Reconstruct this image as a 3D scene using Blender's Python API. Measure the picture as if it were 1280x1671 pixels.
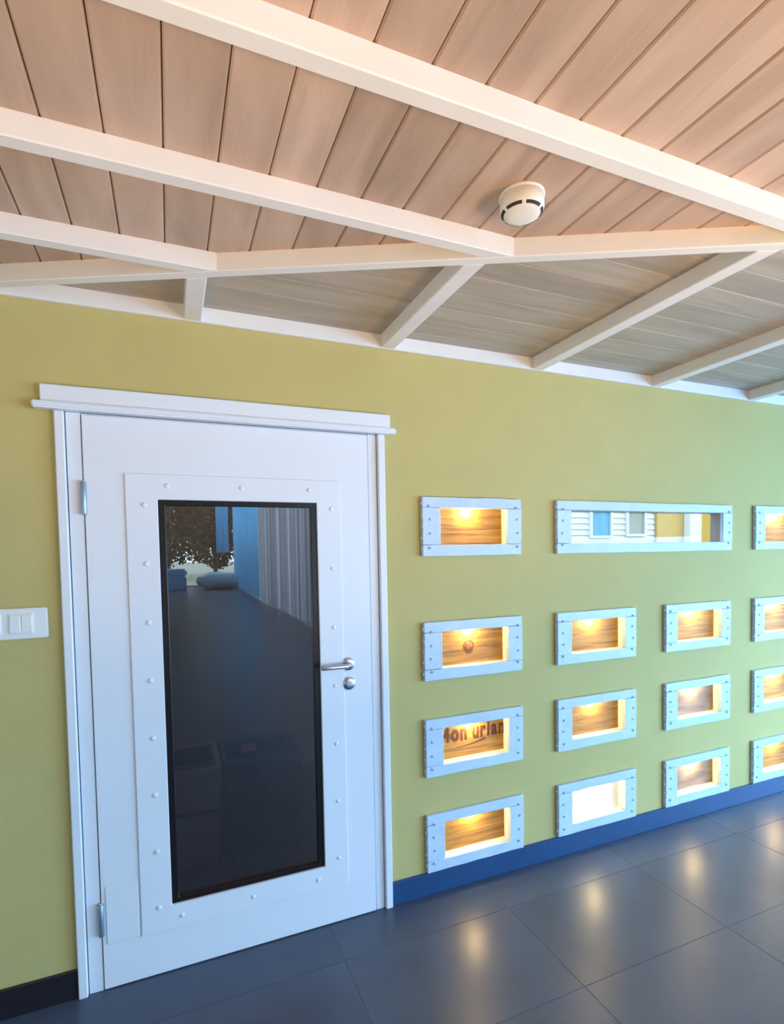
import bpy, bmesh, math, random
from mathutils import Vector, Matrix, noise
random.seed(7)
S = bpy.context.scene
for o in list(bpy.data.objects): bpy.data.objects.remove(o)
C = S.collection

# ------------------------------------------------------------------ camera
FPX, IW, IH = 867.83, 1280, 1671
YAW, PITCH, ROLL = map(math.radians, (22.63, -2.344, -1.038))
CAM = Vector((0.0, -2.126, 1.548))
cd = bpy.data.cameras.new('camera'); cam = bpy.data.objects.new('camera', cd); C.objects.link(cam)
cd.sensor_fit = 'HORIZONTAL'; cd.sensor_width = 36.0; cd.lens = FPX / IW * 36.0
cd.shift_y = 104.86 / IW; cd.clip_start = .02; cd.clip_end = 300
fw = Vector((math.sin(YAW) * math.cos(PITCH), math.cos(YAW) * math.cos(PITCH), math.sin(PITCH)))
rt = Vector((math.cos(YAW), -math.sin(YAW), 0)); up = rt.cross(fw)
r2 = rt * math.cos(ROLL) + up * math.sin(ROLL); u2 = -rt * math.sin(ROLL) + up * math.cos(ROLL)
m3 = Matrix((r2, u2, -fw)).transposed()
cam.matrix_world = Matrix.Translation(CAM) @ m3.to_4x4()
S.camera = cam

# ------------------------------------------------------------------ world, lights, exposure
W = bpy.data.worlds.new('sky'); S.world = W; W.use_nodes = True
bg = W.node_tree.nodes['Background']; bg.inputs[0].default_value = (.62, .82, 1.0, 1); bg.inputs[1].default_value = 5.6

def area(name, loc, target, sx, sy, power, col, spread=180):
    l = bpy.data.lights.new(name, 'AREA'); l.shape = 'RECTANGLE'; l.size = sx; l.size_y = sy
    l.energy = power; l.color = col; l.spread = math.radians(spread)
    o = bpy.data.objects.new(name, l); C.objects.link(o); o.location = loc
    d = Vector(target) - Vector(loc); o.rotation_euler = d.to_track_quat('-Z', 'Y').to_euler()
    return o
# daylight from the glazed side of the hall, right of and behind the camera
area('window_daylight_right', (5.4, -2.4, .95), (2.4, 0, -.6), 3.0, 1.6, 225, (.25, .58, 1.0), 150)
area('window_daylight_behind', (4.4, -5.4, 1.2), (.3, 0, .4), 2.6, 2.0, 50, (.30, .66, 1.0), 150)
# warm uplighter behind the camera that washes the ceiling
area('warm_uplight_right', (2.3, -2.9, .9), (1.5, -2.0, 2.47), .9, .5, 34, (1.0, .60, .27), 110)
area('warm_uplight_left', (-.85, -2.7, .9), (-.1, -1.9, 2.47), .7, .5, 20, (1.0, .60, .27), 110)
S.view_settings.view_transform = 'Standard'; S.view_settings.look = 'None'
S.view_settings.gamma = 1; S.view_settings.use_curve_mapping = False; S.view_settings.exposure = -0.25

# ------------------------------------------------------------------ material helpers
M = {}
def mat(name, col, rough=.5, metal=0, spec=.5, var=0.0, scale=(1, 1, 1), nscale=4, bump=0.0, bscale=60, col2=None, rnd=0.0, detail=4, coord='pos', emis=None, estr=0):
    """procedural: base colour varied by stretched noise, optional random value per object, optional bump"""
    m = bpy.data.materials.new(name); m.use_nodes = True; nt = m.node_tree; N = nt.nodes; L = nt.links
    b = N['Principled BSDF']; b.inputs['Roughness'].default_value = rough; b.inputs['Metallic'].default_value = metal
    b.inputs['Specular IOR Level'].default_value = spec
    if emis: b.inputs['Emission Color'].default_value = (*emis, 1); b.inputs['Emission Strength'].default_value = estr
    if coord == 'pos': g = N.new('ShaderNodeNewGeometry'); src = g.outputs['Position']
    else: g = N.new('ShaderNodeTexCoord'); src = g.outputs['Object']
    oi = N.new('ShaderNodeObjectInfo')
    mp = N.new('ShaderNodeMapping'); mp.inputs['Scale'].default_value = scale
    L.new(src, mp.inputs['Vector'])
    add = N.new('ShaderNodeVectorMath'); add.operation = 'ADD'
    ml = N.new('ShaderNodeMath'); ml.operation = 'MULTIPLY'; ml.inputs[1].default_value = 37.0
    L.new(oi.outputs['Random'], ml.inputs[0]); L.new(mp.outputs[0], add.inputs[0]); L.new(ml.outputs[0], add.inputs[1])
    nz = N.new('ShaderNodeTexNoise'); nz.inputs['Scale'].default_value = nscale; nz.inputs['Detail'].default_value = detail
    nz.inputs['Distortion'].default_value = .6
    L.new(add.outputs[0], nz.inputs['Vector'])
    mx = N.new('ShaderNodeMix'); mx.data_type = 'RGBA'
    c2 = col2 or tuple(c * (1 - var) for c in col)
    mx.inputs[6].default_value = (*col, 1); mx.inputs[7].default_value = (*c2, 1)
    rp = N.new('ShaderNodeMapRange'); rp.inputs[1].default_value = .3; rp.inputs[2].default_value = .7
    L.new(nz.outputs['Fac'], rp.inputs[0]); L.new(rp.outputs[0], mx.inputs[0])
    out = mx.outputs[2]
    if rnd:
        hs = N.new('ShaderNodeHueSaturation'); vr = N.new('ShaderNodeMapRange')
        vr.inputs[3].default_value = 1 - rnd; vr.inputs[4].default_value = 1 + rnd
        L.new(oi.outputs['Random'], vr.inputs[0]); L.new(vr.outputs[0], hs.inputs['Value']); L.new(out, hs.inputs['Color']); out = hs.outputs[0]
    L.new(out, b.inputs['Base Color'])
    if bump:
        n2 = N.new('ShaderNodeTexNoise'); n2.inputs['Scale'].default_value = bscale; n2.inputs['Detail'].default_value = 3
        L.new(add.outputs[0], n2.inputs['Vector'])
        bp = N.new('ShaderNodeBump'); bp.inputs['Strength'].default_value = bump; bp.inputs['Distance'].default_value = .002
        L.new(n2.outputs['Fac'], bp.inputs['Height']); L.new(bp.outputs[0], b.inputs['Normal'])
    M[name] = m; return m

mat('wall_paint', (.55, .475, .19), .75, var=.06, nscale=3, bump=.35, bscale=140, spec=.25)
mat('white_paint', (.77, .83, .90), .38, var=.03, nscale=2, bump=.15, bscale=60)
mat('beam_paint', (.84, .83, .81), .55, var=.05, nscale=6, bump=.4, bscale=50)
mat('frame_paint', (.56, .70, .86), .5, var=.10, nscale=9, bump=.6, bscale=55, rnd=.02)
mat('lining_paint', (.88, .86, .80), .6, var=.03)
mat('ceiling_wood_along_y', (.58, .435, .345), .55, col2=(.42, .30, .225), scale=(7, 1.4, 7), nscale=1.5, bump=.25, bscale=14, rnd=.10, detail=5)
mat('ceiling_wood_along_x', (.49, .43, .36), .55, col2=(.37, .315, .26), scale=(1.0, 10, 9), nscale=1.8, bump=.3, bscale=14, rnd=.07, detail=5)
mat('groove', (.26, .19, .14), .8)
mat('tile', (.070, .098, .160), .33, var=.2, nscale=3, bump=.06, bscale=25, rnd=.06, spec=.45)
mat('grout', (.17, .19, .23), .7)
mat('baseboard_tile', (.018, .07, .19), .28, var=.15, nscale=3)
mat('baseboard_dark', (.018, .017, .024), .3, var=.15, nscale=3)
mat('steel', (.55, .58, .62), .25, metal=1)
mat('hinge_metal', (.30, .42, .50), .38, metal=.7)
mat('black_gasket', (.010, .008, .009), .3)
mat('plastic_white', (.80, .83, .84), .35)
mat('detector_white', (.86, .83, .78), .5, var=.04, bump=.3, bscale=40)
mat('dark_slot', (.03, .03, .03), .8)
mat('niche_wood', (.60, .30, .045), .55, col2=(.24, .095, .014), scale=(2.2, 8, 40), nscale=1.7, bump=.6, bscale=16, coord='obj', rnd=.12, detail=6)
mat('niche_wood_pale', (.40, .27, .19), .6, col2=(.20, .115, .07), scale=(3, 6, 18), nscale=1.8, bump=.4, bscale=14, coord='obj', detail=6)
mat('niche_white', (.86, .84, .80), .7, var=.04, coord='obj')
mat('knot_wood', (.10, .035, .012), .6, col2=(.28, .11, .03), nscale=40, coord='obj')
mat('ink', (.13, .035, .012), .7, var=.3, nscale=30)
mat('bin_dark', (.028, .026, .026), .45, var=.1)
mat('bin_black', (.006, .006, .007), .6)
mat('bin_grey', (.16, .15, .15), .5, var=.1)
mat('label_white', (.65, .65, .66), .6)
mat('store_wall', (.30, .29, .29), .8, var=.05)
mat('store_floor', (.03, .03, .032), .6)
mat('hall_wall', (.60, .58, .52), .8, var=.04)
mat('siding', (.52, .54, .56), .6, var=.03)
mat('lining_shade', (.30, .26, .23), .7)  # darkened lining colour: the shade in the window reveal is put into it
mat('ochre_paint', (.42, .25, .015), .7, var=.05)
mat('window_blue', (.05, .30, .55), .2, var=.35, scale=(9, 1, 1), nscale=3)
mat('window_grey', (.20, .20, .16), .3, var=.2)
mat('blind_grey', (.34, .37, .44), .6, rnd=.25)
mat('ottoman_blue', (.40, .72, .92), .7, var=.1)
mat('cushion_white', (.88, .87, .83), .8, var=.06)
mat('leaf', (.10, .085, .03), .6, col2=(.035, .035, .015), nscale=3, rnd=.1)
mat('bark', (.12, .09, .06), .8, var=.3)
mat('lawn', (.34, .35, .28), .9, var=.12, nscale=.6)
mat('aluminium', (.35, .36, .38), .4, metal=.5)
mat('led', (1, .85, .5), .4, emis=(1.0, .80, .42), estr=18)

def glass_mat(name, tint, ior, sheen=(1, 1, 1)):
    m = bpy.data.materials.new(name); m.use_nodes = True; nt = m.node_tree; N = nt.nodes; L = nt.links
    N.remove(N['Principled BSDF']); out = N['Material Output']
    t = N.new('ShaderNodeBsdfTransparent'); t.inputs[0].default_value = (*tint, 1)
    g = N.new('ShaderNodeBsdfGlossy'); g.inputs['Roughness'].default_value = 0.0; g.inputs['Color'].default_value = (*sheen, 1)
    mx = N.new('ShaderNodeMixShader'); mx.inputs[0].default_value = ior; L.new(t.outputs[0], mx.inputs[1]); L.new(g.outputs[0], mx.inputs[2])
    L.new(mx.outputs[0], out.inputs[0]); M[name] = m
glass_mat('door_glass', (.86, .80, .78), .20)
glass_mat('clear_glass', (.97, .98, .98), .02)
def sheer_mat():
    m = bpy.data.materials.new('sheer_blue'); m.use_nodes = True; nt = m.node_tree; N = nt.nodes; L = nt.links
    N.remove(N['Principled BSDF']); out = N['Material Output']
    t = N.new('ShaderNodeBsdfTranslucent'); t.inputs[0].default_value = (.42, .78, .98, 1)
    d = N.new('ShaderNodeBsdfDiffuse'); d.inputs[0].default_value = (.45, .70, .88, 1)
    mx = N.new('ShaderNodeMixShader'); mx.inputs[0].default_value = .3
    L.new(t.outputs[0], mx.inputs[1]); L.new(d.outputs[0], mx.inputs[2]); L.new(mx.outputs[0], out.inputs[0]); M['sheer_blue'] = m
sheer_mat()

# ------------------------------------------------------------------ object helpers
def link(name, me, parent=None):
    o = bpy.data.objects.new(name, me); C.objects.link(o)
    if parent is not None: o.parent = parent
    return o
def tag(o, label=None, cat=None, group=None, kind=None):
    if label: o['label'] = label
    if cat: o['category'] = cat
    if group: o['group'] = group
    if kind: o['kind'] = kind
    return o
def thing(name, loc, label, cat, group=None, kind=None):
    o = bpy.data.objects.new(name, None); C.objects.link(o); o.location = loc; o.empty_display_size = .05
    return tag(o, label, cat, group, kind)
def mesh(name, verts, faces, m, smooth=False):
    me = bpy.data.meshes.new(name); me.from_pydata([tuple(v) for v in verts], [], faces); me.update()
    bm = bmesh.new(); bm.from_mesh(me); bmesh.ops.recalc_face_normals(bm, faces=bm.faces); bm.to_mesh(me); bm.free()
    me.materials.append(M[m])
    if smooth: me.polygons.foreach_set('use_smooth', [True] * len(me.polygons))
    return me
def box_bm(bm, x0, x1, y0, y1, z0, z1):
    v = [bm.verts.new(p) for p in ((x0, y0, z0), (x1, y0, z0), (x1, y1, z0), (x0, y1, z0), (x0, y0, z1), (x1, y0, z1), (x1, y1, z1), (x0, y1, z1))]
    for f in ((0, 3, 2, 1), (4, 5, 6, 7), (0, 1, 5, 4), (1, 2, 6, 5), (2, 3, 7, 6), (3, 0, 4, 7)): bm.faces.new([v[i] for i in f])
def bm_me(bm, name, m, bevel=0, seg=1, smooth=False):
    if bevel: bmesh.ops.bevel(bm, geom=list(bm.edges), offset=bevel, segments=seg, affect='EDGES', clamp_overlap=True)
    me = bpy.data.meshes.new(name); bm.to_mesh(me); bm.free(); me.materials.append(M[m])
    if smooth: me.polygons.foreach_set('use_smooth', [True] * len(me.polygons))
    return me
def box(name, x0, x1, y0, y1, z0, z1, m, parent=None, bevel=0.0, seg=1):
    """box given in world axes; its origin goes to its centre, relative to the parent's origin"""
    bm = bmesh.new(); cx, cy, cz = (x0 + x1) / 2, (y0 + y1) / 2, (z0 + z1) / 2
    box_bm(bm, x0 - cx, x1 - cx, y0 - cy, y1 - cy, z0 - cz, z1 - cz)
    o = link(name, bm_me(bm, name, m, bevel, seg), parent)
    off = parent_loc(parent); o.location = (cx - off.x, cy - off.y, cz - off.z); return o
def parent_loc(p):
    v = Vector((0, 0, 0))
    while p is not None: v += Vector(p.location); p = p.parent
    return v
def put(o, x, y, z):
    off = parent_loc(o.parent); o.location = (x - off.x, y - off.y, z - off.z); return o
def lathe(name, prof, m, n=24, smooth=True):
    """prof: (radius, height) pairs turned about local z"""
    v, f = [], []
    for r, h in prof:
        for i in range(n):
            a = 2 * math.pi * i / n; v.append((r * math.cos(a), r * math.sin(a), h))
    for j in range(len(prof) - 1):
        for i in range(n):
            k = (i + 1) % n; f.append((j * n + i, j * n + k, (j + 1) * n + k, (j + 1) * n + i))
    f.append(tuple(range(n - 1, -1, -1))); f.append(tuple((len(prof) - 1) * n + i for i in range(n)))
    return mesh(name, v, f, m, smooth)
def tube(path, r, n=12):
    v, f = [], []; P = [Vector(p) for p in path]
    for i, p in enumerate(P):
        t = (P[min(i + 1, len(P) - 1)] - P[max(i - 1, 0)]).normalized()
        a = t.orthogonal() if abs(t.z) > .9 else t.cross(Vector((0, 0, 1)))
        a.normalize(); b = t.cross(a)
        rr = r[i] if isinstance(r, (list, tuple)) else r
        for k in range(n):
            an = 2 * math.pi * k / n; v.append(p + (a * math.cos(an) + b * math.sin(an)) * rr)
    for i in range(len(P) - 1):
        for k in range(n): f.append((i * n + k, i * n + (k + 1) % n, (i + 1) * n + (k + 1) % n, (i + 1) * n + k))
    f.append(tuple(range(n))); f.append(tuple((len(P) - 1) * n + k for k in range(n)))
    return v, f
def inset(poly, c):
    """inward offset of a convex plan polygon given counter-clockwise"""
    n = len(poly); out = []
    for i in range(n):
        p0, p1, p2 = Vector(poly[i - 1]), Vector(poly[i]), Vector(poly[(i + 1) % n])
        d1 = (p1 - p0).normalized(); d2 = (p2 - p1).normalized()
        n1 = Vector((-d1.y, d1.x)); n2 = Vector((-d2.y, d2.x))
        s = n1 + n2; k = s.length_squared / 2
        out.append(p1 + s * (c / k) if k > 1e-4 else p1)
    return out
def prism(name, poly, z0, z1, m, parent=None, c=.003):
    """plan polygon (counter-clockwise) extruded z0..z1 with a chamfered lower edge"""
    cx = sum(p[0] for p in poly) / len(poly); cy = sum(p[1] for p in poly) / len(poly)
    poly = [(p[0] - cx, p[1] - cy) for p in poly]; n = len(poly); ins = inset(poly, c); h = z1 - z0
    v = [(p[0], p[1], 0) for p in ins] + [(p[0], p[1], c) for p in poly] + [(p[0], p[1], h) for p in poly]
    f = [tuple(range(n - 1, -1, -1)), tuple(2 * n + i for i in range(n))]
    for j in range(2):
        for i in range(n): k = (i + 1) % n; f.append((j * n + i, j * n + k, (j + 1) * n + k, (j + 1) * n + i))
    o = link(name, mesh(name, v, f, m), parent); return put(o, cx, cy, z0)

# ------------------------------------------------------------------ measures
HZ = 5.2
ZB, ZC = 2.416, 2.470            # beam underside, board underside
XL, XR, YB = -1.3, 8.0, -24.0    # hall extents
HX0, HS = -.596, -.4836          # diagonal beam: far edge y = HS * (x - HX0)
def hip_y(x): return HS * (x - HX0)
def hip_x(y): return HX0 + y / HS

# niche grid
CW, RH = .522, .262
COL = [1.028, 1.763, 2.507, 3.246]
ROW = [1.537, .981, .543, .108]
SL, SR, RT, RB = .088, .078, .046, .050     # left stile, right stile, top rail, bottom rail
WT = .06                                    # wall thickness
LT = .008

# ------------------------------------------------------------------ wall with the niches
holes = [(-.340, .850, 0, 2.055)]
for r in range(4):
    for c in range(4):
        if r == 0 and c in (1, 2): continue
        holes.append((COL[c] + SL - LT, COL[c] + CW - SR + LT, ROW[r] + RB - LT, ROW[r] + RH - RT + LT))
LONG = (1.763, 3.036)
holes.append((LONG[0] + SL - LT, LONG[1] - SR + LT, ROW[0] + RB - LT, ROW[0] + RH - RT + LT))
def holed_wall(name, x0, x1, z0, z1, y0, y1, holes, m):
    xs = sorted({x0, x1, *[h[0] for h in holes], *[h[1] for h in holes]}); zs = sorted({z0, z1, *[h[2] for h in holes], *[h[3] for h in holes]})
    ins = lambda x, z: x < x0 or x > x1 or z < z0 or z > z1 or any(h[0] < x < h[1] and h[2] < z < h[3] for h in holes)
    V, F, idx = [], [], {}
    def vi(x, y, z):
        k = (round(x, 5), round(y, 5), round(z, 5))
        if k not in idx: idx[k] = len(V); V.append(k)
        return idx[k]
    mid = lambda a, i: (a[i] + a[i + 1]) / 2 if 0 <= i < len(a) - 1 else (a[0] - 1 if i < 0 else a[-1] + 1)
    for i in range(len(xs) - 1):
        for j in range(len(zs) - 1):
            if ins(mid(xs, i), mid(zs, j)): continue
            a, b, c, d = xs[i], xs[i + 1], zs[j], zs[j + 1]
            F.append((vi(a, y0, c), vi(b, y0, c), vi(b, y0, d), vi(a, y0, d)))
            F.append((vi(a, y1, c), vi(a, y1, d), vi(b, y1, d), vi(b, y1, c)))
            if ins(mid(xs, i - 1), mid(zs, j)): F.append((vi(a, y0, c), vi(a, y0, d), vi(a, y1, d), vi(a, y1, c)))
            if ins(mid(xs, i + 1), mid(zs, j)): F.append((vi(b, y0, c), vi(b, y1, c), vi(b, y1, d), vi(b, y0, d)))
            if ins(mid(xs, i), mid(zs, j - 1)): F.append((vi(a, y0, c), vi(a, y1, c), vi(b, y1, c), vi(b, y0, c)))
            if ins(mid(xs, i), mid(zs, j + 1)): F.append((vi(a, y0, d), vi(b, y0, d), vi(b, y1, d), vi(a, y1, d)))
    return link(name, mesh(name, V, F, m))
w = holed_wall('wall_back', XL, XR, 0, 2.52, 0, WT, holes, 'wall_paint')
tag(w, 'olive yellow plastered wall with the door and small framed niches', 'wall', kind='structure')

# side and far walls of the hall (seen only in the door glass)
tag(box('wall_left', XL - .1, XL, YB, .14, 0, HZ, 'hall_wall'), 'plain pale side wall of the hall left of the door', 'wall', kind='structure')

# ------------------------------------------------------------------ floor and its tiles
fl = box('floor', XL, XR, YB, WT, -.06, -.0015, 'grout')
tag(fl, 'dark blue grey glossy tiled floor', 'floor', kind='structure')
TX, TY, G = .745, .463, .0018
xs = [1.312 + TX * k for k in range(-4, 10)]; ys = [-.228 - TY * k for k in range(0, 10)]
tile_full = None
def tile(x0, x1, y0, y1):
    global tile_full
    full = abs((x1 - x0) - TX) < 1e-6 and abs((y1 - y0) - TY) < 1e-6
    a, b = (x1 - x0) / 2 - G / 2, (y1 - y0) / 2 - G / 2
    if full and tile_full: me = tile_full
    else:
        v = []
        for z, i in ((-.0015, 0), (-.0006, 0), (0, .0008)):
            v += [(-a + i, -b + i, z), (a - i, -b + i, z), (a - i, b - i, z), (-a + i, b - i, z)]
        f = [(8, 9, 10, 11)] + [(j * 4 + i, j * 4 + (i + 1) % 4, j * 4 + 4 + (i + 1) % 4, j * 4 + 4 + i) for j in range(2) for i in range(4)]
        me = mesh('tile', v, f, 'tile')
        if full: tile_full = me
    o = link('tile', me, fl); put(o, (x0 + x1) / 2, (y0 + y1) / 2, 0)
xe = [XL] + [x for x in xs if x > XL + .05 and x < XR] + [XR]
ye = [0.0] + ys
for i in range(len(xe) - 1):
    for j in range(len(ye) - 1): tile(xe[i], xe[i + 1], ye[j + 1], ye[j])
# the rest of the hall floor far behind the camera: same tile, too far away to tell joints apart
far = box('far_tiling', XL, XR, YB, ye[-1], -.0015, 0, 'tile', fl); far['kind'] = 'stuff'

# ------------------------------------------------------------------ baseboards
def baseboard(name, x0, x1, label, m, H=.103):
    o = box(name, x0, x1, -.012, 0, 0, H, m, None, .002); return tag(o, label, 'baseboard', kind='structure')
baseboard('baseboard_right', .856, XR, 'dark blue tile baseboard running under the niches', 'baseboard_tile')
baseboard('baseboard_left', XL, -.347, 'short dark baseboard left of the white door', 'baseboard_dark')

# ------------------------------------------------------------------ ceiling: backing, boards, beams
ce = box('ceiling', XL, XR, -6.5, WT, ZC + .022, ZC + .09, 'groove')
box('far_slab', XL, 2.95, YB, -6.5, HZ, HZ + .09, 'hall_wall', ce)
box('fascia', XL, XR, -6.6, -6.5, ZC, HZ + .09, 'hall_wall', ce)
tag(ce, 'timber board ceiling with white beams', 'ceiling', kind='structure')
BW, BG = .1182, .0022
YN = -4.0
k = 0
x = .016 - BW * 11
while x < 5.2:
    a, b = max(x + BG / 2, XL), x + BW - BG / 2
    ya, yb = min(hip_y(a), -.005), min(hip_y(b), -.005)
    if b > a + .01 and ya > YN + .05:
        yb2 = max(yb, YN + .01)
        prism('ceiling_board', [(a, YN), (b, YN), (b, yb2), (a, ya)], ZC, ZC + .022, 'ceiling_wood_along_y', ce, .004)
    x += BW
y = -.09 + BW
LBW = .1185
y = .03
while y > -2.6:
    t, b = min(y - BG / 2, -.001), y - LBW + BG / 2
    xa, xb = hip_x(b), hip_x(t)
    prism('ceiling_board', [(xa, b), (XR, b), (XR, t), (xb, t)], ZC, ZC + .022, 'ceiling_wood_along_x', ce, .0018)
    y -= LBW
far = box('far_boarding', XL, XR, -6.5, YN, ZC, ZC + .022, 'ceiling_wood_along_y', ce); far['kind'] = 'stuff'

BWD = .040
nb = 0
def beam(poly, label, z0=ZB, z1=ZC):
    global nb; nb += 1
    return tag(prism('trim_%d' % nb, poly, z0, z1, 'beam_paint', None, .003), label, 'beam', kind='structure')
HW = .036
nrm = Vector((HS, -1)).normalized()             # from the far edge of the diagonal towards the hall
nv = nrm * HW
xa, xb = HX0 + .02, 7.0
beam([(xa, hip_y(xa)), (xa + nv.x, hip_y(xa) + nv.y), (xb + nv.x, hip_y(xb) + nv.y), (xb, hip_y(xb))], 'long white diagonal ceiling beam where all the other beams meet')
def near_x(y): return hip_x(y) + (nv.x - nv.y / HS) # near face of the diagonal at a given y
for y0, lab in ((-.407, 'white ceiling beam nearest the yellow wall, ending above the door'), (-.795, 'white ceiling beam running left of the smoke detector'), (-1.2, 'white ceiling beam highest in view, passing right of the smoke detector')):
    y1 = y0 + BWD
    beam([(XL, y0), (near_x(y0) - .002, y0), (near_x(y1) - .002, y1), (XL, y1)], lab)
names = ['short white beam from the diagonal to the wall above the door', 'white cross beam between the door and the first niche column', 'long white cross beam above the long window', 'white cross beam second from the right edge', 'white cross beam at the right edge over the last niche column']
SWD = .060
PL = .022
for i in range(5):
    xc = .105 + .772 * i
    a, b = xc - SWD / 2, xc + SWD / 2
    beam([(a, hip_y(a) + .001), (b, hip_y(b) + .001), (b, -PL), (a, -PL)], names[i])
beam([(XL, -PL), (XR, -PL), (XR, -.001), (XL, -.001)], 'white wall plate along the top of the yellow wall')

# ------------------------------------------------------------------ smoke detector
sd = thing('smoke_detector', (.872, -.955, ZC), 'round white smoke detector on the boarded ceiling', 'smoke detector')
me = lathe('housing', [(.056, 0), (.056, -.038), (.054, -.042), (.047, -.048), (.030, -.051), (.012, -.052)], 'detector_white', 40)
link('housing', me, sd)
me = lathe('base_ring', [(.058, 0), (.058, -.007), (.0565, -.008)], 'detector_white', 40); link('base_ring', me, sd)
for k in range(6):            # dark vent slots in the shoulder
    v, f = [], []
    for j in range(9):
        a = (k + (.10 + .80 * j / 8)) * math.pi / 3
        for r, h in ((.0535, -.0430), (.0475, -.0482)): v.append((r * 1.006 * math.cos(a), r * 1.006 * math.sin(a), h - .0004))
        for r, h in ((.0505, -.0425), (.0455, -.0472)): v.append((r * math.cos(a), r * math.sin(a), h))
    for j in range(8):
        q = j * 4
        for s, t in ((0, 1), (1, 3), (3, 2), (2, 0)): f.append((q + s, q + t, q + 4 + t, q + 4 + s))
    f += [(0, 1, 3, 2), (32, 33, 35, 34)]
    link('vent_slot', mesh('vent_slot', v, f, 'dark_slot'), sd)

# ------------------------------------------------------------------ the door
door = thing('door_1', (.25, 0, 0), 'white door with a tall glass pane and bolted glazing frame', 'door', kind='structure')
DT = 2.055
box('casing', -.346, -.317, -.022, .02, 0, DT, 'white_paint', door, .003)
box('casing', .824, .855, -.022, .02, 0, DT, 'white_paint', door, .003)
box('jamb', -.314, -.2695, -.008, .12, 0, DT, 'white_paint', door, .002)
box('jamb', .783, .8215, -.006, .12, 0, DT, 'white_paint', door, .002)
box('jamb_stop', .8215, .8245, .004, .12, 0, DT, 'black_gasket', door)
box('jamb_stop', -.317, -.314, .004, .12, 0, DT, 'black_gasket', door)
box('head_jamb', -.314, .8215, .0, .12, 2.050, DT + .004, 'white_paint', door)
box('header_board', -.383, .880, -.026, 0, 2.079, 2.139, 'white_paint', door, .003)
box('header_ledge', -.405, .901, -.046, 0, 2.056, 2.079, 'white_paint', door, .005, 2)
LX0, LX1, LZ0, LZ1, LF, LBK = -.266, .779, .004, 2.048, -.012, .032
GX0, GX1, GZ0, GZ1 = -.034, .555, .255, 1.762
def ring(name, x0, x1, z0, z1, a0, a1, b0, b1, y0, y1, m, parent):
    """rectangular plate with a rectangular opening, one mesh"""
    o_ = [(x0, z0), (x1, z0), (x1, z1), (x0, z1)]; i_ = [(a0, b0), (a1, b0), (a1, b1), (a0, b1)]
    v = [(p[0], y0, p[1]) for p in o_] + [(p[0], y0, p[1]) for p in i_] + [(p[0], y1, p[1]) for p in o_] + [(p[0], y1, p[1]) for p in i_]
    f = []
    for k in range(4):
        n = (k + 1) % 4
        f += [(k, n, 4 + n, 4 + k), (8 + k, 12 + k, 12 + n, 8 + n), (k, 8 + k, 8 + n, n), (4 + k, 4 + n, 12 + n, 12 + k)]
    me = mesh(name, v, f, m)
    o = link(name, me, parent); off = parent_loc(parent); o.location = -off
    bv = o.modifiers.new('bevel', 'BEVEL'); bv.width = .0015; bv.segments = 1; bv.limit_method = 'ANGLE'
    return o
ring('leaf', LX0, LX1, LZ0, LZ1, GX0, GX1, GZ0, GZ1, LF, LBK, 'white_paint', door)
plate = ring('glazing_plate', -.139, .655, .164, 1.853, GX0, GX1, GZ0, GZ1, LF - .006, LF, 'white_paint', door)
screw_me = lathe('screw', [(.0062, 0), (.0062, .0012), (.0048, .0026), (.002, .003)], 'white_paint', 12)
def screw_at(x, z, y, parent, name='screw', me=screw_me, sx=1):
    o = link(name, me, parent); o.rotation_euler = (math.pi / 2, 0, 0); put(o, x, y, z); o.scale = (sx, sx, sx); return o
for k in range(8): screw_at(-.078, 1.742 - k * .212, LF - .006, plate, sx=1.5)
for k in range(7): screw_at(.615, 1.738 - k * .243, LF - .006, plate, sx=1.25)
for x in (.0, .262, .525): screw_at(x, 1.812, LF - .006, plate, sx=1.4); screw_at(x, .208, LF - .006, plate, sx=1.4)
gk = ring('gasket', GX0, GX1, GZ0, GZ1, GX0 + .024, GX1 - .024, GZ0 + .018, GZ1 - .020, LF + .003, LBK, 'black_gasket', door)
# the pane leans back a hair in its rebate
pane = box('glass_pane', GX0 + .0235, GX1 - .0235, -.003, .003, GZ0 + .0175, GZ1 - .0195, 'door_glass', door)
pane.rotation_euler = (math.radians(.28), 0, 0); put(pane, (GX0 + GX1) / 2, LF + .016, (GZ0 + GZ1) / 2)
# patch plate low on the hinge side
box('patch_plate', -.252, -.146, LF - .004, LF, .168, .381, 'white_paint', door, .002)
# hinges
for z0, z1 in ((1.705, 1.818), (.205, .322)):
    h = link('hinge', lathe('hinge', [(.0085, z0 - (z0 + z1) / 2), (.0095, z0 - (z0 + z1) / 2 + .002), (.0095, (z1 - z0) / 2 - .002), (.0085, (z1 - z0) / 2)], 'hinge_metal', 16), door)
    put(h, -.268, -.0165, (z0 + z1) / 2)
    pin = link('hinge_cap', lathe('hinge_cap', [(.006, 0), (.005, .004), (.002, .005)], 'steel', 12), h); pin.location = (0, 0, (z1 - z0) / 2)
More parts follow.
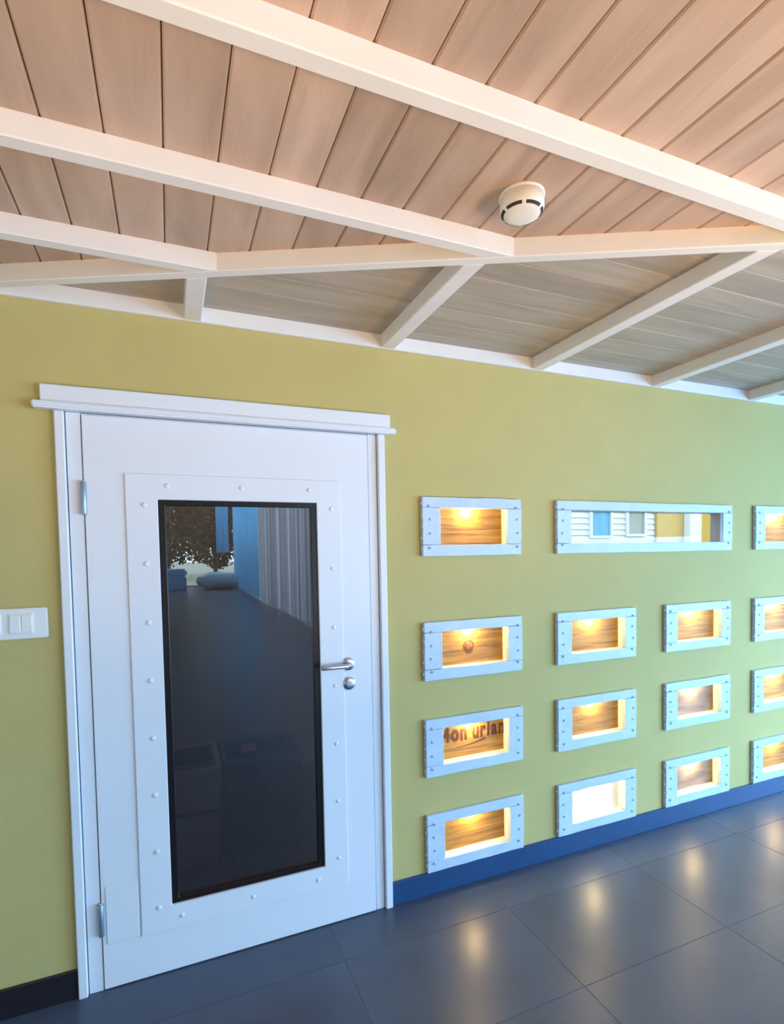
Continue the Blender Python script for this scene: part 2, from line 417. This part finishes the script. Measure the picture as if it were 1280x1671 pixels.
# handle set
hs = thing('handle', (0, 0, 0), None, None); hs.parent = door; put(hs, .674, LF, 1.094)
ro = link('rosette', lathe('rosette', [(.027, 0), (.027, .006), (.025, .009), (.011, .0095)], 'steel', 28), hs); ro.rotation_euler = (math.pi / 2, 0, 0)
path = [(0, 0, 0), (0, -.030, 0)] + [(-.016 * math.sin(t), -.030 - .016 * (1 - math.cos(t)), 0) for t in [i * math.pi / 12 for i in range(1, 7)]] + [(-.115, -.046, 0), (-.122, -.046, 0), (-.126, -.046, 0)]
v, f = tube(path, [.0095] * (len(path) - 2) + [.0085, .005], 14)
link('lever', mesh('lever', v, f, 'steel', True), hs)
ky = link('key_rosette', lathe('key_rosette', [(.027, 0), (.027, .006), (.025, .009), (.012, .0095)], 'steel', 28), door); ky.rotation_euler = (math.pi / 2, 0, 0); put(ky, .676, LF, 1.012)
box('cylinder_lock', .668, .684, LF - .013, LF - .008, .992, 1.026, 'hinge_metal', ky, .002)

# ------------------------------------------------------------------ light switch
sw = thing('light_switch', (-.50, 0, 1.338), 'white switch and socket plate left of the door', 'switch')
box('cover_plate', -.62, -.390, -.013, 0, 1.288, 1.390, 'plastic_white', sw, .004, 2)
for a in (-.593, -.502):
    box('insert_frame', a, a + .072, -.0155, -.012, 1.304, 1.374, 'plastic_white', sw, .0015)
    box('rocker', a + .004, a + .0345, -.0185, -.015, 1.309, 1.369, 'plastic_white', sw, .002)
    r = box('rocker', a + .0375, a + .068, -.0180, -.015, 1.309, 1.369, 'plastic_white', sw, .002); r.rotation_euler = (math.radians(2), 0, 0)

# ------------------------------------------------------------------ niches
steel_screw = lathe('frame_screw', [(.0065, 0), (.0065, .0014), (.005, .0026), (.0022, .003)], 'frame_paint', 10)
slot_me = None
rivet_me = lathe('rivet', [(.009, 0), (.0085, .003), (.006, .006), (.002, .0072)], 'frame_paint', 10)
FY = -.020
NB = .030
def wavy_bar(name, x0, x1, y0, y1, z0, z1, axis, parent, seed, amp=.0015):
    """painted board with slightly uneven long edges"""
    n = 8; rnd = random.Random(seed); V, F = [], []
    cx, cz = (x0 + x1) / 2, (z0 + z1) / 2
    for i in range(n + 1):
        t = i / n; e = [rnd.uniform(-amp, amp) for _ in range(4)]
        if axis == 'x':
            xx = x0 + (x1 - x0) * t
            q = [(xx, y0, z0 + e[0]), (xx, y0, z1 + e[1]), (xx, y1, z1), (xx, y1, z0)]
        else:
            zz = z0 + (z1 - z0) * t
            q = [(x0 + e[0], y0, zz), (x1 + e[1], y0, zz), (x1, y1, zz), (x0, y1, zz)]
        V += [(p[0] - cx, p[1], p[2] - cz) for p in q]
    for i in range(n):
        for k in range(4): F.append((i * 4 + k, i * 4 + (k + 1) % 4, i * 4 + 4 + (k + 1) % 4, i * 4 + 4 + k))
    F += [(0, 1, 2, 3), (n * 4, n * 4 + 1, n * 4 + 2, n * 4 + 3)]
    o = link(name, mesh(name, V, F, 'frame_paint'), parent)
    bv = o.modifiers.new('bevel', 'BEVEL'); bv.width = .0022; bv.segments = 2; bv.limit_method = 'ANGLE'
    return put(o, cx, 0, cz)
def frame_parts(t, x0, x1, z0, z1, seed, depth, lining='lining_paint', rivets=True):
    rnd = random.Random(seed)
    wavy_bar('rail', x0, x1, FY, 0, z1 - RT, z1, 'x', t, seed)
    wavy_bar('rail', x0, x1, FY, 0, z0, z0 + RB, 'x', t, seed + 1)
    for k, (a, b) in enumerate(((x0, x0 + SL), (x1 - SR, x1))):
        st = wavy_bar('stile', a, b, FY - .0015, 0, z0 + RB + .001, z1 - RT - .001, 'z', t, seed + 2 + k)
        xc = a + (.034 if k == 0 else SR - .026)
        for j in range(4):
            zz = z1 - .040 - j * (RH - .080) / 3
            s = screw_at(xc + rnd.uniform(-.004, .004), zz + rnd.uniform(-.004, .004), FY - .0015, st if z0 + RB < zz < z1 - RT else t, me=steel_screw)
            g = box('screw_slot', -.0055, .0055, -.0006, .0006, -.0008, .0008, 'dark_slot', t)
            g.location = s.location + (st.location if s.parent is st else Vector()); g.location.y -= .0031; g.rotation_euler = (0, rnd.uniform(0, 3), 0)
        if k == 0 and rivets:
            for j in range(5):
                rv = link('rivet', rivet_me, t); rv.rotation_euler = (0, -math.pi / 2, 0); put(rv, x0 + .0005, FY * .5, z1 - .030 - j * (RH - .06) / 4); rv.scale = (1, .8, rnd.uniform(.7, 1.1))
    a0, a1, b0, b1 = x0 + SL, x1 - SR, z0 + RB, z1 - RT
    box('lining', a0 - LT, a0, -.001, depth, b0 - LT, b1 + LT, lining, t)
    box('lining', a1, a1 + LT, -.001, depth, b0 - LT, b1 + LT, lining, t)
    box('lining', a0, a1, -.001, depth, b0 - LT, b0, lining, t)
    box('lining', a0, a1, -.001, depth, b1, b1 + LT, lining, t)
    return a0, a1, b0, b1
led_me = lathe('lamp', [(.012, 0), (.012, -.003), (.009, -.005), (.003, -.006)], 'led', 14)
rowname = ['top row', 'second row', 'third row', 'bottom row']
colname = ['beside the door', 'second column from the door', 'third column from the door', 'cut by the right edge']
LAB = {(0, 0): 'pale blue framed niche with rippled brown wood, top of the column beside the door',
 (1, 0): 'pale blue framed niche with a dark round knot in its wood',
 (2, 0): 'pale blue framed niche whose wood carries dark printed lettering',
 (3, 0): 'pale blue framed niche with lit brown wood, lowest beside the door',
 (1, 1): 'pale blue framed niche with brown wood directly under the left of the long window',
 (2, 1): 'pale blue framed niche with golden wood, second column, above the white one',
 (3, 1): 'pale blue framed niche with plain white back, bottom row',
 (1, 2): 'pale blue framed niche with swirled wood under the right end of the long window',
 (2, 2): 'pale blue framed niche with pale wood, third column, middle of three',
 (3, 2): 'pale blue framed niche with pale scratched wood, third column, just above the baseboard',
 (0, 3): 'pale blue framed niche at right edge, topmost, right of the long window',
 (1, 3): 'pale blue framed niche cut by the right edge, second from top',
 (2, 3): 'pale blue framed niche cut by the right edge, third from top',
 (3, 3): 'pale blue framed niche cut by the right edge, lowest, just above the baseboard'}
def niche(r, c):
    x0, z0 = COL[c], ROW[r]; x1, z1 = x0 + CW, z0 + RH; seed = 100 + r * 40 + c * 7
    t = thing('wall_niche', ((x0 + x1) / 2, 0, z0), LAB[(r, c)], 'niche', 'framed niches in the yellow wall')
    a0, a1, b0, b1 = frame_parts(t, x0, x1, z0, z1, seed, NB)
    m = 'niche_wood'
    if (r, c) in ((2, 2), (3, 2)): m = 'niche_wood_pale'
    if (r, c) == (3, 1): m = 'niche_white'
    box('back_board', a0 - .006, a1 + .006, NB, NB + .012, b0 - .006, b1 + .006, m, t)
    xm = (a0 + a1) / 2 - .01
    ld = link('lamp', led_me, t); put(ld, xm, .012, b1)
    l = bpy.data.lights.new('niche_light', 'POINT'); l.energy = 2.3; l.color = (1.0, .73, .33); l.shadow_soft_size = .008
    lo = bpy.data.objects.new('niche_light', l); C.objects.link(lo); lo.parent = t; put(lo, xm, .006, b1 - .014)
    xc, zc = (a0 + a1) / 2, (b0 + b1) / 2
    if (r, c) == (1, 0):
        k = link('knot', lathe('knot', [(.020, 0), (.019, .0015), (.013, .003), (.004, .0032)], 'knot_wood', 18), t); k.rotation_euler = (math.pi / 2, 0, 0); put(k, xc - .012, NB, zc - .004); k.scale = (1, 1.1, 1)
        v, f = [], []
        for i in range(24):
            a = 2 * math.pi * i / 24; w_ = .002 + .0035 * abs(math.sin(1.5 * a + .6))
            for rr, h in ((.0235, 0), (.0235 + w_, 0), (.0235 + w_, .0012), (.0235, .0012)): v.append((rr * math.cos(a), -h, rr * 1.1 * math.sin(a)))
        for i in range(24):
            for s in range(4): f.append((i * 4 + s, i * 4 + (s + 1) % 4, (i + 1) % 24 * 4 + (s + 1) % 4, (i + 1) % 24 * 4 + s))
        kr = link('knot_ring', mesh('knot_ring', v, f, 'ink'), t); put(kr, xc - .012, NB, zc - .004)
    if (r, c) == (2, 0):
        pen = a0 + .026                                    # each letter a part; the first is cut by the frame
        for ch in '4on urian':
            if ch == ' ': pen += .022; continue
            fc = bpy.data.curves.new('letter', 'FONT'); fc.body = ch; fc.size = .104; fc.extrude = .0006; fc.offset = .0040
            tmp = bpy.data.objects.new('letter_source', fc); C.objects.link(tmp)
            dg = bpy.context.evaluated_depsgraph_get(); tm = bpy.data.meshes.new_from_object(tmp.evaluated_get(dg)); bpy.data.objects.remove(tmp); bpy.data.curves.remove(fc)
            xsv = [v_.co.x for v_ in tm.vertices]; lo_, hi_ = min(xsv), max(xsv)
            tm.materials.clear(); tm.materials.append(M['ink']); sc = .71 if ch != '4' else .6
            lt = link('letter', tm, t); lt.rotation_euler = (math.pi / 2, 0, 0); lt.scale = (sc, 1, 1); put(lt, pen - lo_ * sc, NB - .0008, zc - .002)
            pen += (hi_ - lo_) * sc + .0085
        v, f = [], []
        for i in range(13):                       # swoosh under the words
            u = i / 12; xx = -.07 + .155 * u; zz = -.030 + .026 * u * u; th = .0015 + .009 * max(0, u - .25)
            v += [(xx, 0, zz), (xx, 0, zz - th), (xx, -.001, zz - th), (xx, -.001, zz)]
        for i in range(12):
            for s in range(4): f.append((i * 4 + s, i * 4 + (s + 1) % 4, i * 4 + 4 + (s + 1) % 4, i * 4 + 4 + s))
        f += [(0, 1, 2, 3), (48, 49, 50, 51)]
        swo = link('swoosh', mesh('swoosh', v, f, 'ink'), t); put(swo, xc - .01, NB, zc - .004)
for r in range(4):
    for c in range(4):
        if not (r == 0 and c in (1, 2)): niche(r, c)

# ------------------------------------------------------------------ long internal window
lw = thing('window_1', (2.4, 0, ROW[0]), 'long pale blue framed window slot in the top row, looking out on a white house', 'window', kind='structure')
a0, a1, b0, b1 = frame_parts(lw, LONG[0], LONG[1], ROW[0], ROW[0] + RH, 900, WT, 'lining_shade')
box('pane', a0, a1, WT - .012, WT - .008, b0, b1, 'clear_glass', lw)

# ------------------------------------------------------------------ view beyond the long window
house = thing('house', (4.6, 2.9, 0), 'white clapboard house with two windows beyond the long window', 'house')
HY = 2.9
wins = [(4.71, 5.00, 1.73, 2.02, 'window_blue'), (5.29, 5.56, 1.75, 2.02, 'window_grey')]
box('wall_core', 3.0, 5.76, HY + .02, HY + .25, 0, 3.2, 'siding', house)
z = .9
while z < 2.6:                                     # clapboards, each lapping the one below
    v = [(3.0, HY - .010, z), (5.76, HY - .010, z), (5.76, HY + .02, z), (3.0, HY + .02, z), (3.0, HY + .006, z + .07), (5.76, HY + .006, z + .07), (5.76, HY + .02, z + .07), (3.0, HY + .02, z + .07)]
    f = [(0, 3, 2, 1), (4, 5, 6, 7), (0, 1, 5, 4), (1, 2, 6, 5), (2, 3, 7, 6), (3, 0, 4, 7)]
    b_ = link('clapboard', mesh('clapboard', v, f, 'siding'), house); b_.location = (-4.6, -2.9, 0)
    z += .07
for x0, x1, z0, z1, m in wins:
    wf = ring('window_frame', x0 - .03, x1 + .03, z0 - .03, z1 + .03, x0, x1, z0, z1, HY - .04, HY + .02, 'siding', house)
    p = box('window_pane', x0, x1, HY - .016, HY - .012, z0, z1, m, None); p.parent = house; put(p, (x0 + x1) / 2, HY - .014, (z0 + z1) / 2)
annex = thing('annex_wall', (6.6, 2.8, 0), 'ochre yellow wall with a white post beyond the long window', 'wall')
box('ochre_panel', 5.77, 6.30, 2.86, 3.1, 0, 3.2, 'ochre_paint', annex)
box('white_post', 6.24, 6.46, 2.76, 2.86, 0, 3.2, 'siding', annex, .01)
box('ochre_panel', 6.30, 9.2, 2.862, 3.1, 0, 3.2, 'ochre_paint', annex)
tag(box('ground_outside', 1.5, 12, WT, 6, -.3, -.1, 'lawn'), 'pale ground outside behind the niche wall', 'ground', kind='structure')

# ------------------------------------------------------------------ dim store room behind the door
st = thing('store_room', (.3, 1, 0), 'dim grey store room seen through the door glass', 'room', kind='structure')
box('store_back_wall', -1.0, 1.45, 1.75, 1.85, 0, 2.6, 'store_wall', st)
box('store_side_wall', -1.1, -1.0, WT, 1.85, 0, 2.6, 'store_wall', st)
box('store_side_wall', 1.36, 1.45, WT, 1.75, 0, 2.6, 'store_wall', st)
box('store_ceiling', -1.1, 1.45, WT, 1.85, 2.55, 2.65, 'store_wall', st)
box('store_floor', -1.0, 1.36, WT, 1.75, -.06, 0, 'store_floor', st)
def bin_(x0, x1, y0, y1, h, m, inner, label, cat, lab=False, shelf=False):
    t = thing('storage_bin', ((x0 + x1) / 2, (y0 + y1) / 2, 0), label, cat, 'open bins behind the door glass')
    w = .018; tp = .02
    def shell(name, a, b, c, d, z0, z1, tap, m_):
        v = [(a + tap, c + tap, z0), (b - tap, c + tap, z0), (b - tap, d - tap, z0), (a + tap, d - tap, z0), (a, c, z1), (b, c, z1), (b, d, z1), (a, d, z1)]
        v += [(a + w + tap, c + w + tap, z0 + .02), (b - w - tap, c + w + tap, z0 + .02), (b - w - tap, d - w - tap, z0 + .02), (a + w + tap, d - w - tap, z0 + .02), (a + w, c + w, z1), (b - w, c + w, z1), (b - w, d - w, z1), (a + w, d - w, z1)]
        f = [(0, 3, 2, 1), (8, 9, 10, 11)]
        for k in range(4):
            n = (k + 1) % 4; f += [(k, n, 4 + n, 4 + k), (8 + k, 12 + k, 12 + n, 8 + n), (4 + k, 4 + n, 12 + n, 12 + k)]
        o = link(name, mesh(name, v, f, m_), t); off = parent_loc(t); o.location = -off; return o
    shell('body', x0, x1, y0, y1, 0, h, tp, m)
    e = .006
    ring_top = ((x0 - e, x1 + e, y0 - e, y0 + w), (x0 - e, x1 + e, y1 - w, y1 + e), (x0 - e, x0 + w, y0 + w, y1 - w), (x1 - w, x1 + e, y0 + w, y1 - w))
    for q in ring_top: box('rim', *q, h - .035, h + .004, m, t, .003)
    box('liner', x0 + w, x1 - w, y1 - w - .004, y1 - w - .001, .03, h - .012, inner, t)
    box('liner', x0 + w, x1 - w, y0 + w + .02, y1 - w - .02, h * .35, h * .36, inner, t)
    if lab: box('paper_label', x0 + .115, x0 + .20, y1 - w - .007, y1 - w - .005, h - .075, h - .028, 'label_white', t)
    if shelf: box('front_band', x0 + .006, x1 - .006, y0 - .004, y0 + .012, h * .55, h * .58, 'bin_black', t, .001); 
    return t
bin_(.222, .612, .62, 1.00, .505, 'bin_dark', 'bin_black', 'dark grey open bin with a white paper label inside', 'bin', lab=True)
bin_(-.22, .200, .64, 1.02, .500, 'bin_grey', 'bin_dark', 'lighter grey open bin left of the dark one', 'bin', shelf=True)
l = bpy.data.lights.new('store_fill', 'POINT'); l.energy = 11; l.color = (1, .90, .84); l.shadow_soft_size = .15  # unseen fill light added to bring out the bins and back wall
lo = bpy.data.objects.new('store_fill', l); C.objects.link(lo); lo.location = (.25, .9, 2.3)

# ------------------------------------------------------------------ the hall behind the camera, mirrored in the door glass
w2 = thing('window_2', (1.2, YB, 0), 'far glazed end of the hall mirrored at the top of the door glass', 'window', kind='structure')
for x in (XL + .03, 2.9): box('mullion', x - .04, x + .04, YB - .04, YB + .04, 0, HZ, 'aluminium', w2)
box('window_head', XL, 2.95, YB - .05, YB + .05, HZ - .1, HZ, 'aluminium', w2)
box('threshold', XL, 2.95, YB - .05, YB + .05, 0, .05, 'aluminium', w2)
tag(box('terrace', -40, 60, -90, YB - .06, -.12, -.02, 'lawn'), 'pale terrace and lawn outside the far window', 'ground', kind='structure')
# sheer curtain along the side, backlit by the sky
def pleats(name, p0, p1, z0, z1, n, amp, m, parent=None, seed=1):
    rnd = random.Random(seed); P0, P1 = Vector(p0), Vector(p1); d = (P1 - P0); L_ = d.length; d.normalize(); nn = Vector((-d.y, d.x)); V, F = [], []
    for i in range(n * 6 + 1):
        t = i / (n * 6); off = amp * math.sin(2 * math.pi * i / 6) * (.6 + .4 * math.sin(i * .37))
        for th in (0, .004):
            q = P0 + d * (L_ * t) + nn * (off + th); V += [(q.x, q.y, z0), (q.x, q.y, z1)]
    for i in range(n * 6):
        a = i * 4; F += [(a, a + 4, a + 5, a + 1), (a + 2, a + 3, a + 7, a + 6), (a, a + 2, a + 6, a + 4), (a + 1, a + 5, a + 7, a + 3)]
    return link(name, mesh(name, V, F, m, True), parent)
cu = pleats('curtain', (2.78, -23.6), (2.68, -15.6), .02, 5.1, 34, .05, 'sheer_blue')
tag(cu, 'bright blue sheer pleated curtain mirrored in the door glass', 'curtain')
cu2 = pleats('curtain', (2.0, -23.7), (2.55, -23.7), 1.55, 5.1, 7, .04, 'sheer_blue', seed=4)
tag(cu2, 'short pale blue curtain beside the far trees in the mirror image', 'curtain')
vb = thing('vertical_blind', (2.8, -10, 0), 'grey vertical blind of narrow slats mirrored at the right of the door glass', 'blind')
box('head_rail', 2.62, 2.74, -15.6, -6.7, 5.0, 5.08, 'aluminium', vb)
slat = None
n = 64
for i in range(n):
    t = i / (n - 1); x = 2.68; y = -15.4 + 8.7 * t
    if slat is None:
        bm = bmesh.new(); box_bm(bm, -.0015, .0015, -.07, .07, -2.48, 2.48); slat = bm_me(bm, 'slat', 'blind_grey')
    o = link('slat', slat, vb); put(o, x, y, 2.51); o.rotation_euler = (0, 0, math.radians(42 + random.uniform(-22, 22)))
# ottoman and cushion
ot = thing('ottoman', (.05, -22.3, 0), 'pale blue upholstered block mirrored at the left of the door glass', 'ottoman')
box('base', -.55, .62, -22.8, -21.8, 0, .55, 'ottoman_blue', ot, .04, 2)
box('seat_cushion', -.57, .64, -22.82, -21.78, .55, .88, 'ottoman_blue', ot, .08, 3)
bm = bmesh.new(); bmesh.ops.create_icosphere(bm, subdivisions=4, radius=1)
for v_ in bm.verts:
    p = v_.co.copy(); sq = lambda a: math.copysign(abs(a) ** .6, a)
    k = noise.noise(p * 2.2) * .08
    v_.co = Vector((sq(p.x) * .95, sq(p.y) * .7, (p.z * .34 + k + .34) if p.z > -.9 else .02)); v_.co.z = max(v_.co.z, 0)
cs = link('floor_cushion', bm_me(bm, 'floor_cushion', 'cushion_white', smooth=True)); cs.location = (1.95, -22.0, 0)
tag(cs, 'large white floor cushion mirrored below the far curtain', 'cushion')
# trees beyond the far window
def tree(x, y, h, rx, label, seed):
    rnd = random.Random(seed); t = thing('tree', (x, y, -.05), label, 'tree', 'trees beyond the far window')
    v, f = tube([(0, 0, 0), (.05, .02, h * .3), (-.05, 0, h * .6)], [.16, .12, .06], 8); link('trunk', mesh('trunk', v, f, 'bark', True), t)
    V, F = [], []
    for _ in range(9000):
        while True:
            p = Vector((rnd.uniform(-1, 1), rnd.uniform(-1, 1), rnd.uniform(-1, 1)))
            if p.length < 1: break
        lump = 1 + .3 * noise.noise(p * 2.3 + Vector((seed, 0, 0)))
        c = Vector((p.x * rx * lump, p.y * rx * .8 * lump, h * .56 + p.z * h * .50 * lump))
        if c.z < .35: c.z = .35 + rnd.random() * .4
        a = Vector((rnd.gauss(0, 1), rnd.gauss(0, 1), rnd.gauss(0, 1))).normalized(); b = a.orthogonal().normalized(); s = rnd.uniform(.08, .17)
        i = len(V); V += [c - a * s, c + b * s * .6, c + a * s, c - b * s * .6]; F.append((i, i + 1, i + 2, i + 3))
    me = bpy.data.meshes.new('crown'); me.from_pydata([tuple(q) for q in V], [], F); me.materials.append(M['leaf']); cr = link('crown', me, t); cr['kind'] = 'stuff'
tree(-.2, -32, 7.5, 2.3, 'leftmost dark bushy tree mirrored in the door glass', 3)
tree(3.0, -38, 7.0, 2.3, 'middle dark bushy tree mirrored in the door glass', 5)
tree(7.5, -33.5, 7.2, 2.2, 'right dark bushy tree mirrored behind the curtain', 8)
